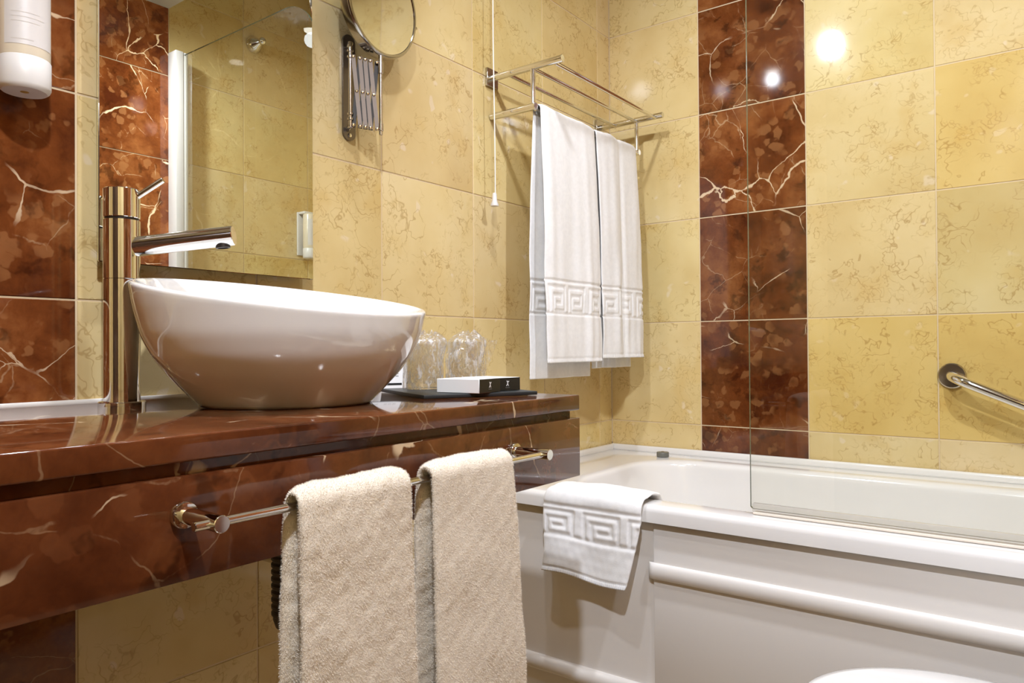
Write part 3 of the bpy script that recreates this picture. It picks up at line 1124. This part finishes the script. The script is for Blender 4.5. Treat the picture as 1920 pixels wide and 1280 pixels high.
for (ins, dz, r) in ((0.022, 0.05, 0.145), (0.032, 0.12, 0.140), (0.045, 0.22, 0.130), (0.058, 0.29, 0.120), (0.075, 0.335, 0.11), (0.100, 0.362, 0.10), (0.140, 0.374, 0.085), (0.200, 0.378, 0.05)):
    # the lounging end slopes more
    L.append(rrect(ix0 + ins * 1.5, ix1 - ins * 2.0, iy0 + ins, iy1 - ins, r * 0.9, RIM - dz))
bm = bmesh.new()
prev = None
for ringp in L:
    cur = [bm.verts.new(p) for p in ringp]
    if prev:
        m_ = len(cur)
        for k in range(m_):
            bm.faces.new((prev[k], prev[(k + 1) % m_], cur[(k + 1) % m_], cur[k]))
    prev = cur
bm.faces.new(prev)
finish(bm, 'tub_shell', ACRYLIC, tb, 50)
# upstand against the tiles
bm = bmesh.new()
bm_box(bm, (0.0012, -0.0165, RIM - 0.003), (XC - 0.0012, -0.0008, H - 1.2715), 0.006, 4)
finish(bm, 'upstand', ACRYLIC, tb, 40)
bm = bmesh.new()
bm_box(bm, (0.0008, -0.690, RIM - 0.003), (0.0165, -0.0166, H - 1.2715), 0.006, 4)
finish(bm, 'upstand', ACRYLIC, tb, 40)
bm = bmesh.new()
bm_box(bm, (XC - 0.0165, -0.690, RIM - 0.003), (XC - 0.0008, -0.0166, H - 1.2715), 0.006, 4)
finish(bm, 'upstand', ACRYLIC, tb, 40)
# apron with its mouldings
box('apron_panel', (0.0012, -0.682, 0.0), (XC - 0.0012, -0.660, H - 1.3180), APRON, tb)
bm = bmesh.new()
bm_box(bm, (0.478, -0.6875, H - 1.655), (XC - 0.0012, -0.6815, H - 1.3250), 0.003, 2)
finish(bm, 'raised_panel', APRON, tb, 40)


def moulding(x0, x1, ztop, zbot, y, depth):
    bm = bmesh.new()
    n_ = 14
    prof_ = []
    for k in range(n_ + 1):
        a = math.pi * k / n_
        zz = 0.5 * (ztop + zbot) + 0.5 * (ztop - zbot) * math.cos(a)
        dd = depth * math.sin(a) ** 0.7
        prof_.append((y - dd, zz))
    xs = [(x0, 0.05), (x0 + 0.003, 0.6), (x0 + 0.008, 0.92), (x0 + 0.014, 1.0), (x1, 1.0)]
    rings = []
    for x, k in xs:
        rings.append([bm.verts.new((x, y + (yy - y) * k, zz)) for yy, zz in prof_])
    for A_, B_ in zip(rings, rings[1:]):
        for k in range(n_):
            bm.faces.new((A_[k], A_[k + 1], B_[k + 1], B_[k]))
    bm.faces.new(rings[0]); bm.faces.new(rings[-1])
    return finish(bm, 'moulding', APRON, tb, 60)


moulding(0.468, XC - 0.0012, H - 1.404, H - 1.437, -0.6860, 0.0125)
moulding(0.0015, XC - 0.0012, H - 1.655, H - 1.690, -0.6810, 0.0155)

pg = thing('bath_plug', 'small dark grey bath plug left on the back corner of the bathtub rim', 'plug', (0.214, -0.088, RIM))
rev('plug_body', [(0.0165, 0.0), (0.0175, 0.002), (0.0175, 0.0125), (0.0168, 0.0135), (0.0, 0.0140)], simple('plug_rubber', (0.14, 0.14, 0.12), 0.35), pg, (0.214, -0.088, RIM + 0.0005), n=32)
rev('pull_ring', [(0.004, 0.0), (0.004, 0.0025), (0.0, 0.003)], CHROME2, pg, (0.214, -0.088, RIM + 0.0140), n=16)

# ---- white towel over the tub's front rim
t = thing('guest_towel', 'white towel with woven key border draped over the front rim of the bathtub', 'towel', (0.35, -0.70, RIM))
pts = []
for z_ in np.arange(H - 1.4480, H - 1.300, 0.0026):
    k = (z_ - (H - 1.4480)) / 0.148
    pts.append((-0.7175 - 0.010 * (1 - k) ** 1.3, z_))
for a in np.linspace(0, math.pi / 2, 12):
    pts.append((-0.6940 - 0.0235 * math.cos(a), H - 1.3000 + 0.0235 * math.sin(a)))
for y_ in np.arange(-0.6915, -0.6380, 0.0026):
    pts.append((y_, H - 1.2765 + 0.004 * math.sin((y_ + 0.6915) / 0.0535 * math.pi)))
for a in np.linspace(0, 1.0, 10):
    pts.append((-0.6370 + 0.026 * math.sin(a * 1.2), H - 1.2770 - 0.026 * (1 - math.cos(a * 1.2)) - 0.05 * a ** 2))
path = np.array(pts)
path_r = np.stack([path[:, 0], path[:, 1]], 1)
seg = np.linalg.norm(np.diff(path, axis=0), axis=1)
S_all = float(seg.sum())


def tub_edges(f):
    s = f * S_all
    return (0.2350 + 0.012 * max(0, s / S_all - 0.45) + 0.004 * math.sin(s * 30), 0.4385 + 0.030 * min(1, s / 0.16) ** 0.8)


def tub_disp(S, A, U, side):
    hang = np.clip(1 - S / 0.16, 0, 1)
    h = 0.007 * hang * np.sin(U * 7.0 + 0.4)
    h += 0.0030 * np.exp(-((U - 0.55) / 0.25) ** 2) * np.sin(np.clip((S - 0.17) / 0.06, 0, 1) * math.pi) * 2.2
    h += 0.0006 * field(S, A, 55, 5, 14) + 0.0003 * field(S, A, 220, 6)
    if side > 0:
        e = emboss(0.1560 - S, A, 0.016, 0.078, 0.0090)
        h = h + smooth2(e, 1) * 1.15
        h -= 0.0018 * np.exp(-((S - 0.010) / 0.0018) ** 2)
        h += 0.0008 * np.sin(A * 1300) * (S < 0.008)
    return h


def flipped_body():
    # the path runs up the front (depth = -y); mirror the depth so 'outward' is towards the room
    p = np.stack([-path[:, 0], path[:, 1]], 1)
    o = towel_body('cloth', p, tub_edges, 0.0095, 150, tub_disp, VELOUR, t, axis='x')
    me = o.data
    co = np.empty(len(me.vertices) * 3)
    me.vertices.foreach_get('co', co)
    co = co.reshape(-1, 3)
    co[:, 1] *= -1
    # let the hem dip towards the right like the photograph
    k = np.clip((H - 1.30 - co[:, 2]) / 0.148, 0, 1)
    co[:, 2] -= k * (np.clip((co[:, 0] - 0.235) / 0.2, 0, 1.2) * 0.012 + 0.004 * np.sin(co[:, 0] * 38))
    me.vertices.foreach_set('co', co.ravel())
    me.flip_normals()
    me.update()


flipped_body()

# ------------------------------------------------------------------ shower screen
YG = -0.657
ss = thing('shower_screen', 'frameless clear glass shower screen with rounded top corner standing on the bathtub rim', 'shower screen', (1.05, YG, RIM))
gx0, gx1, gz0, gz1, gr = 0.6655, 1.405, RIM + 0.010, H + 0.070, 0.15
outl = [(gx1, gz0), (gx1, gz1)] + [(gx0 + gr - gr * math.sin(a), gz1 - gr + gr * math.cos(a)) for a in np.linspace(0, math.pi / 2, 20)] + [(gx0, gz0 + 0.004), (gx0 + 0.004, gz0)]
bm = bmesh.new()
A = [bm.verts.new((x, YG - 0.003, z)) for x, z in outl]
B = [bm.verts.new((x, YG + 0.003, z)) for x, z in outl]
f1 = bm.faces.new(A); f2 = bm.faces.new(B[::-1])
ef = [bm.faces.new((A[k], B[k], B[(k + 1) % len(A)], A[(k + 1) % len(A)])) for k in range(len(A))]
for f in ef:
    f.material_index = 1
finish(bm, 'glass_panel', [GLASS, GEDGE], ss)
box('wall_profile', (1.395, -0.690, RIM + 0.001), (XC - 0.0006, -0.662, H + 0.080), WPLASTIC, ss, 0.002)
rod('hinge_tube', (1.408, YG + 0.004, RIM + 0.001), (1.408, YG + 0.004, H + 0.078), 0.0125, WPLASTIC, ss, 28)
bm = bmesh.new()
bm_box(bm, (gx0 + 0.004, YG - 0.0055, RIM + 0.0045), (1.392, YG + 0.0055, RIM + 0.021), 0.002, 2)
finish(bm, 'bottom_seal', SEAL, ss, 40)
bm = bmesh.new()
bm_box(bm, (gx0 + 0.006, YG - 0.0085, RIM + 0.0005), (1.392, YG + 0.0075, RIM + 0.0055), 0.002, 2)
finish(bm, 'seal_lip', simple('seal_lip', (0.78, 0.70, 0.60), 0.3), ss, 40)

# ------------------------------------------------------------------ grab bar
gb = thing('grab_bar', 'sloping chrome grab bar on the cream wall tiles over the bathtub', 'grab bar', (0.923, 0, H - 1.046))
bm = bmesh.new()
s0 = Vector((0.9235, -0.004, H - 1.0465)); dirb = Vector((0.121, 0, -0.0515)).normalized()
e0 = s0 + dirb * 0.46
pts = [s0]
rb = 0.045
for a in np.linspace(0, math.pi / 2, 10):
    pts.append(s0 + Vector((0, -0.012 - rb * math.sin(a), 0)) + dirb * (rb * (1 - math.cos(a))))
for a in np.linspace(math.pi / 2, 0, 10):
    pts.append(e0 + Vector((0, -0.012 - rb * math.sin(a), 0)) - dirb * (rb * (1 - math.cos(a))))
pts.append(e0)
bm_tube(bm, pts, 0.0115, 24)
finish(bm, 'bar', CHROME, gb, 50)
for q in (s0, e0):
    rev('flange', [(0.0, 0.010), (0.0, 0.0095), (0.0275, 0.0080), (0.0300, 0.0055), (0.0300, 0.0006)], CHROME2, gb, (q.x, 0.0, q.z), (0, -1, 0), 40, 40)

# ------------------------------------------------------------------ toilet (only the lid's tip reaches into the picture)
to = thing('toilet', 'white toilet with closed rounded lid standing in front of the bathtub', 'toilet', (1.15, -0.97, 0))
TX, TY = 1.05, -0.97


def oval(a, b, z, back, n_=40):
    pts = []
    for k in range(n_ + 1):
        an = math.pi / 2 + math.pi * k / n_
        pts.append((TX + a * math.cos(an), TY + b * math.sin(an), z))
    pts.append((back, TY - b * 0.96, z))
    pts.append((back, TY + b * 0.96, z))
    return pts


def loft(name, rings, mat, parent, smooth=40):
    bm = bmesh.new()
    prev = None
    for r_ in rings:
        cur = [bm.verts.new(p) for p in r_]
        if prev:
            for k in range(len(cur)):
                bm.faces.new((prev[k], prev[(k + 1) % len(cur)], cur[(k + 1) % len(cur)], cur[k]))
        else:
            bm.faces.new(cur)
        prev = cur
    bm.faces.new(prev)
    return finish(bm, name, mat, parent, smooth)


LZ = H - 1.4480
loft('lid', [oval(0.205, 0.176, LZ - 0.020, 1.30), oval(0.209, 0.180, LZ - 0.016, 1.30), oval(0.209, 0.180, LZ - 0.007, 1.30), oval(0.204, 0.175, LZ - 0.0015, 1.298), oval(0.195, 0.166, LZ, 1.295), oval(0.10, 0.09, LZ + 0.003, 1.27)], CERAMIC, to)
loft('seat', [oval(0.203, 0.174, LZ - 0.036, 1.30), oval(0.206, 0.178, LZ - 0.031, 1.30), oval(0.206, 0.178, LZ - 0.0225, 1.30)], CERAMIC, to)
loft('bowl', [oval(0.09, 0.10, 0.0005, 1.40), oval(0.09, 0.10, 0.10, 1.40), oval(0.13, 0.13, 0.24, 1.40), oval(0.185, 0.165, 0.33, 1.42), oval(0.198, 0.174, LZ - 0.0375, 1.42)], CERAMIC, to)
bm = bmesh.new()
bm_box(bm, (1.305, TY - 0.185, LZ - 0.036), (XC - 0.002, TY + 0.185, LZ + 0.36), 0.012, 3)
finish(bm, 'cistern', CERAMIC, to, 40)
rev('flush_button', [(0.022, 0.0), (0.022, 0.006), (0.0, 0.007)], CHROME, to, (1.375, TY, LZ + 0.3605), n=24)

# ------------------------------------------------------------------ amenities on the counter
TZ = ZC + 0.0062
tr = bmesh.new()
cor = [(0.1835, -1.1287), (0.3843, -1.2295), (0.4361, -1.0473), (0.2353, -0.9500)]
# keep the tray a true rectangle
c_ = Vector((sum(p[0] for p in cor) / 4, sum(p[1] for p in cor) / 4, 0))
ex = (Vector((cor[1][0] - cor[0][0], cor[1][1] - cor[0][1], 0)) + Vector((cor[2][0] - cor[3][0], cor[2][1] - cor[3][1], 0))).normalized()
bm_box(tr, (-0.112, -0.098, 0.0003), (0.112, 0.098, 0.0062), 0.0012, 2)
ang_ = math.atan2(ex.y, ex.x)
bmesh.ops.rotate(tr, verts=tr.verts[:], cent=(0, 0, 0), matrix=Matrix.Rotation(ang_, 3, 'Z'))
bmesh.ops.translate(tr, verts=tr.verts[:], vec=(c_.x, c_.y, ZC))
tray = finish(tr, 'amenity_tray', SLATE, None, 40)
tag(tray, 'flat black slate tray on the marble counter beside the basin', 'tray')


def tumbler(label, cx, cy, top, seed, lean):
    t = thing('wrapped_tumbler', label, 'tumbler', (cx, cy, TZ), 'plastic-wrapped tumblers on the tray')
    r0, r1, hh_ = 0.0305, 0.0330, 0.082
    rev('tumbler', [(0.0, 0.0), (r0 - 0.001, 0.0), (r0, 0.0015), (r1, hh_), (r1 - 0.0012, hh_ + 0.0005), (r1 - 0.002, hh_), (r0 - 0.0015, 0.010), (0.0, 0.009)], TUMBLER, t, (cx, cy, TZ + 0.0006), n=40, smooth=40)
    # loose clear bag
    rg = np.random.default_rng(seed)
    n_, m_ = 72, 46
    an = np.linspace(0, 2 * np.pi, n_, endpoint=False)
    ks = rg.integers(3, 13, 7); ph = rg.uniform(0, 6.28, 7); am = rg.uniform(0.2, 1.0, 7)
    V = []
    for j in range(m_):
        f = j / (m_ - 1)
        zz = top * f
        pinch = 1.0 if f < 0.80 else max(0.30, 1.0 - ((f - 0.80) / 0.20) ** 1.7 * 0.72)
        wr = sum(a_ * np.sin(k_ * an + p_ + 3.1 * f * (1 if i % 2 else -1)) for i, (k_, p_, a_) in enumerate(zip(ks, ph, am)))
        r_ = (0.0355 + 0.0009 * wr * (0.35 + f)) * pinch
        x = cx + r_ * np.cos(an) * (1 - 0.15 * max(0, f - 0.8)) + lean[0] * max(0, f - 0.55)
        y = cy + r_ * np.sin(an) + lean[1] * max(0, f - 0.55)
        zz_ = TZ + 0.0004 + zz + (0.003 * np.sin(5 * an + seed) + 0.002 * np.sin(11 * an)) * max(0, f - 0.75) * 4
        V.append(np.stack([x, y, zz_], 1))
    grid_mesh('clear_wrap', np.concatenate(V), n_, m_, WRAP, t, close_u=True)
    return t


tumbler('clear tumbler in crinkled plastic wrap on the black tray, beside the basin', 0.243, -1.098, 0.099, 3, (0.012, 0.02))
t2_ = tumbler('clear tumbler in crinkled plastic wrap on the black tray, behind the small boxes', 0.262, -1.010, 0.101, 8, (0.0, 0.03))
# the wrap's flap standing off to the side
fl = []
for j in range(20):
    f = j / 19
    for i in range(12):
        u = i / 11
        fl.append((0.262 + 0.030 + 0.004 * math.sin(u * 5 + f * 4) - 0.01 * u, -1.010 + 0.020 + u * (0.016 + 0.034 * f ** 1.5), TZ + 0.018 + (0.072 + 0.002 * math.sin(u * 9)) * f - 0.006 * u))
grid_mesh('wrap_flap', fl, 12, 20, WRAP, t2_)


def carton(label, org, ux, lx, ly, hgt, dark_axis):
    """white card carton with one black printed end"""
    t = thing('soap_carton', label, 'box', (org[0], org[1], TZ), 'small white and black cartons on the tray')
    u = Vector((ux[0], ux[1], 0)).normalized()
    v = Vector((-u.y, u.x, 0))
    o = Vector((org[0], org[1], TZ + 0.0004))
    bm = bmesh.new()
    bm_box(bm, (0, 0, 0), (lx, ly, hgt), 0.0006, 1)
    Mx = Matrix((u, v, Vector((0, 0, 1)))).transposed().to_4x4()
    Mx.translation = o
    bm.transform(Mx)
    b = finish(bm, 'carton_body', WHITECARD, t, 40)
    # black end at +u
    bm = bmesh.new()
    bm_box(bm, (lx - 0.0002, 0.0006, 0.0004), (lx + 0.0008, ly - 0.0006, hgt - 0.0002))
    bm.transform(Mx)
    e = finish(bm, 'printed_end', BLACKCARD, t)
    # little white figure: head, body, raised arms, striding legs, and a line of print under it
    def blade(bm_, a, b_, w0, w1):
        a, b_ = Vector(a), Vector(b_)
        d = (b_ - a).normalized()
        s = Vector((-d.y, d.x))
        q = [a + s * w0, a - s * w0, b_ - s * w1, b_ + s * w1]
        lo_ = [bm_.verts.new(Mx @ Vector((lx + 0.0008, ly * 0.5 + p.x, hgt * 0.56 + p.y))) for p in q]
        hi_ = [bm_.verts.new(Mx @ Vector((lx + 0.0011, ly * 0.5 + p.x, hgt * 0.56 + p.y))) for p in q]
        bm_.faces.new(hi_)
        for k in range(4):
            bm_.faces.new((lo_[k], lo_[(k + 1) % 4], hi_[(k + 1) % 4], hi_[k]))
    bm = bmesh.new()
    s_ = hgt * 0.30 / 0.0066
    for (a, b_, w0, w1) in (((0, 0.0020), (0.0004, 0.0042), 0.0006, 0.0010), ((0, 0.0022), (0.0, -0.0012), 0.0011, 0.0008),
                            ((-0.0004, 0.0020), (-0.0026, 0.0046), 0.0006, 0.0004), ((0.0004, 0.0018), (0.0034, 0.0040), 0.0006, 0.0004),
                            ((-0.0002, -0.0008), (-0.0030, -0.0042), 0.0008, 0.0005), ((0.0002, -0.0008), (0.0022, -0.0044), 0.0008, 0.0005)):
        blade(bm, (a[0] * s_, a[1] * s_), (b_[0] * s_, b_[1] * s_), w0 * s_, w1 * s_)
    finish(bm, 'figure_emblem', PRINTW, e)
    bm = bmesh.new()
    for k in range(6):
        blade(bm, ((-0.0045 + 0.0016 * k), -0.0068), ((-0.0035 + 0.0016 * k), -0.0068), 0.0004, 0.0004)
    finish(bm, 'small_print', PRINTG, e)
    return t


carton('small white carton with black end in front on the black tray', (0.3380, -1.1665), (0.0824, 0.0088), 0.0815, 0.0600, 0.0220, 0)
carton('small white carton with black emblem end at the back of the tray, nearest the bathtub', (0.3220, -1.0890), (0.0830, -0.0118), 0.0820, 0.0590, 0.0215, 0)

ca = thing('notice_card', 'white printed notice card with black bar standing between basin and wrapped tumbler', 'card', (0.10, -1.09, ZC))
pa, pb = Vector((0.060, -1.150, 0)), Vector((0.1340, -1.0330, 0))
du = (pb - pa); wl_ = du.length; du.normalize()
nv_ = Vector((du.y, -du.x, 0))
if nv_.x < 0:
    nv_ = -nv_


def card_quad(name, u0, u1, z0, z1, off, thk, mat, parent):
    bm = bmesh.new()
    lean = -0.12
    vv = []
    for o_ in (off, off + thk):
        for (u_, z_) in ((u0, z0), (u1, z0), (u1, z1), (u0, z1)):
            vv.append(bm.verts.new(pa + du * u_ + nv_ * (o_ + lean * z_) + Vector((0, 0, ZC + 0.0004 + z_))))
    for f in ((0, 1, 2, 3), (4, 7, 6, 5), (0, 4, 5, 1), (1, 5, 6, 2), (2, 6, 7, 3), (3, 7, 4, 0)):
        bm.faces.new([vv[q] for q in f])
    return finish(bm, name, mat, parent)


cb = card_quad('card_sheet', 0, wl_, 0, 0.095, 0, 0.0008, WHITECARD, ca)
card_quad('black_bar', 0.004, wl_ - 0.008, 0.0075, 0.0115, 0.0009, 0.0002, BLACKCARD, cb)
for zz in (0.0240, 0.0285):
    for k in range(14):
        if (k * 7) % 5 == 0:
            continue
        card_quad('print_mark', 0.008 + k * 0.0085, 0.008 + k * 0.0085 + 0.006, zz, zz + 0.0014, 0.0009, 0.0001, PRINTG, cb)

# ------------------------------------------------------------------ soap dispensers
def dispenser(label, base, out, zbot, htot, r):
    """wall bracket with an upside-down soap bottle; out = direction into the room"""
    o = Vector(base)
    d = Vector(out)
    s = Vector((-d.y, d.x, 0))
    t = thing('soap_dispenser', label, 'soap dispenser', (o.x, o.y, zbot), 'white wall soap dispensers')
    c = o + d * 0.050
    bm = bmesh.new()
    bm_box(bm, (0.0006, -0.029, 0.016), (0.010, 0.029, htot + 0.004), 0.002, 2)
    bm_box(bm, (0.010, -0.026, htot - 0.006), (0.050, 0.026, htot + 0.004), 0.002, 2)
    Mx = Matrix((d, s, Vector((0, 0, 1)))).transposed().to_4x4()
    Mx.translation = Vector((o.x, o.y, zbot))
    bm.transform(Mx)
    finish(bm, 'wall_bracket', WPLASTIC, t, 40)
    cc = Vector((c.x, c.y, zbot))
    rev('bottle', [(0.0, 0.040), (r - 0.001, 0.040), (r, 0.044), (r, htot - 0.012), (r - 0.003, htot - 0.0065), (0.0, htot - 0.0065)], BOTTLE, t, cc, n=48, smooth=40)
    rev('cap', [(0.0052, 0.0006), (r - 0.004, 0.0), (r - 0.001, 0.0025), (r + 0.0006, 0.006), (r + 0.0006, 0.0405), (r - 0.001, 0.0425), (0.0, 0.0425)], WPLASTIC, t, cc, n=48, smooth=40, cap0=False)
    rev('nozzle', [(0.0, 0.0025), (0.0056, 0.0022), (0.0056, 0.0006)], BRASS, t, cc, n=20)
    # label wrapped round the front
    n_ = 28
    a0 = math.atan2(d.y, d.x)
    def wrapq(name, aa, ab, z0, z1, off, mat, parent):
        V = []
        k_ = max(2, int(n_ * (ab - aa) / 2.2))
        for z_ in (z0, z1):
            for k in range(k_ + 1):
                a = a0 + aa + (ab - aa) * k / k_
                V.append((cc.x + (r + off) * math.cos(a), cc.y + (r + off) * math.sin(a), zbot + z_))
        return grid_mesh(name, V, k_ + 1, 2, mat, parent)
    lb = wrapq('label', -1.15, 0.95, 0.054, htot - 0.03, 0.0003, LABELM, t)
    for k in range(3):
        wrapq('print_line', -0.85, 0.25 + 0.2 * (k % 2), 0.083 + k * 0.006, 0.0838 + k * 0.006, 0.0005, PRINTP, lb)
    wrapq('print_line', -0.85, 0.0, 0.0600, 0.0612, 0.0005, PRINTP, lb)
    return t


dispenser('white wall soap dispenser bottle on the red marble tiles beside the mirror', (0.0, -1.6485, 0), (1, 0, 0), H - 0.6325, 0.235, 0.0298)
dispenser('white wall soap dispenser over the bathtub, seen in the mirror', (XC, -0.118, 0), (-1, 0, 0), H - 0.600, 0.190, 0.0280)

# ------------------------------------------------------------------ shower holder on the far wall (seen in the mirror)
sh = thing('shower_holder', 'chrome cone shower holder on the cream tiles, seen in the mirror', 'shower holder', (XC, -0.345, H + 0.222))
so = Vector((XC - 0.0006, -0.345, H + 0.222))
rev('wall_cone', [(0.034, 0.0), (0.034, 0.004), (0.024, 0.022), (0.012, 0.040), (0.008, 0.046)], CHROME, sh, so, (-1, 0, 0), 32)
rev('ball_joint', [(0.0, 0.0)] + [(0.0145 * math.sin(a), 0.0145 - 0.0145 * math.cos(a)) for a in np.linspace(0.25, 2.9, 12)] + [(0.0, 0.029)], CHROME, sh, so + Vector((-0.042, 0, 0)), (-1, 0.0, 0.0), 24)
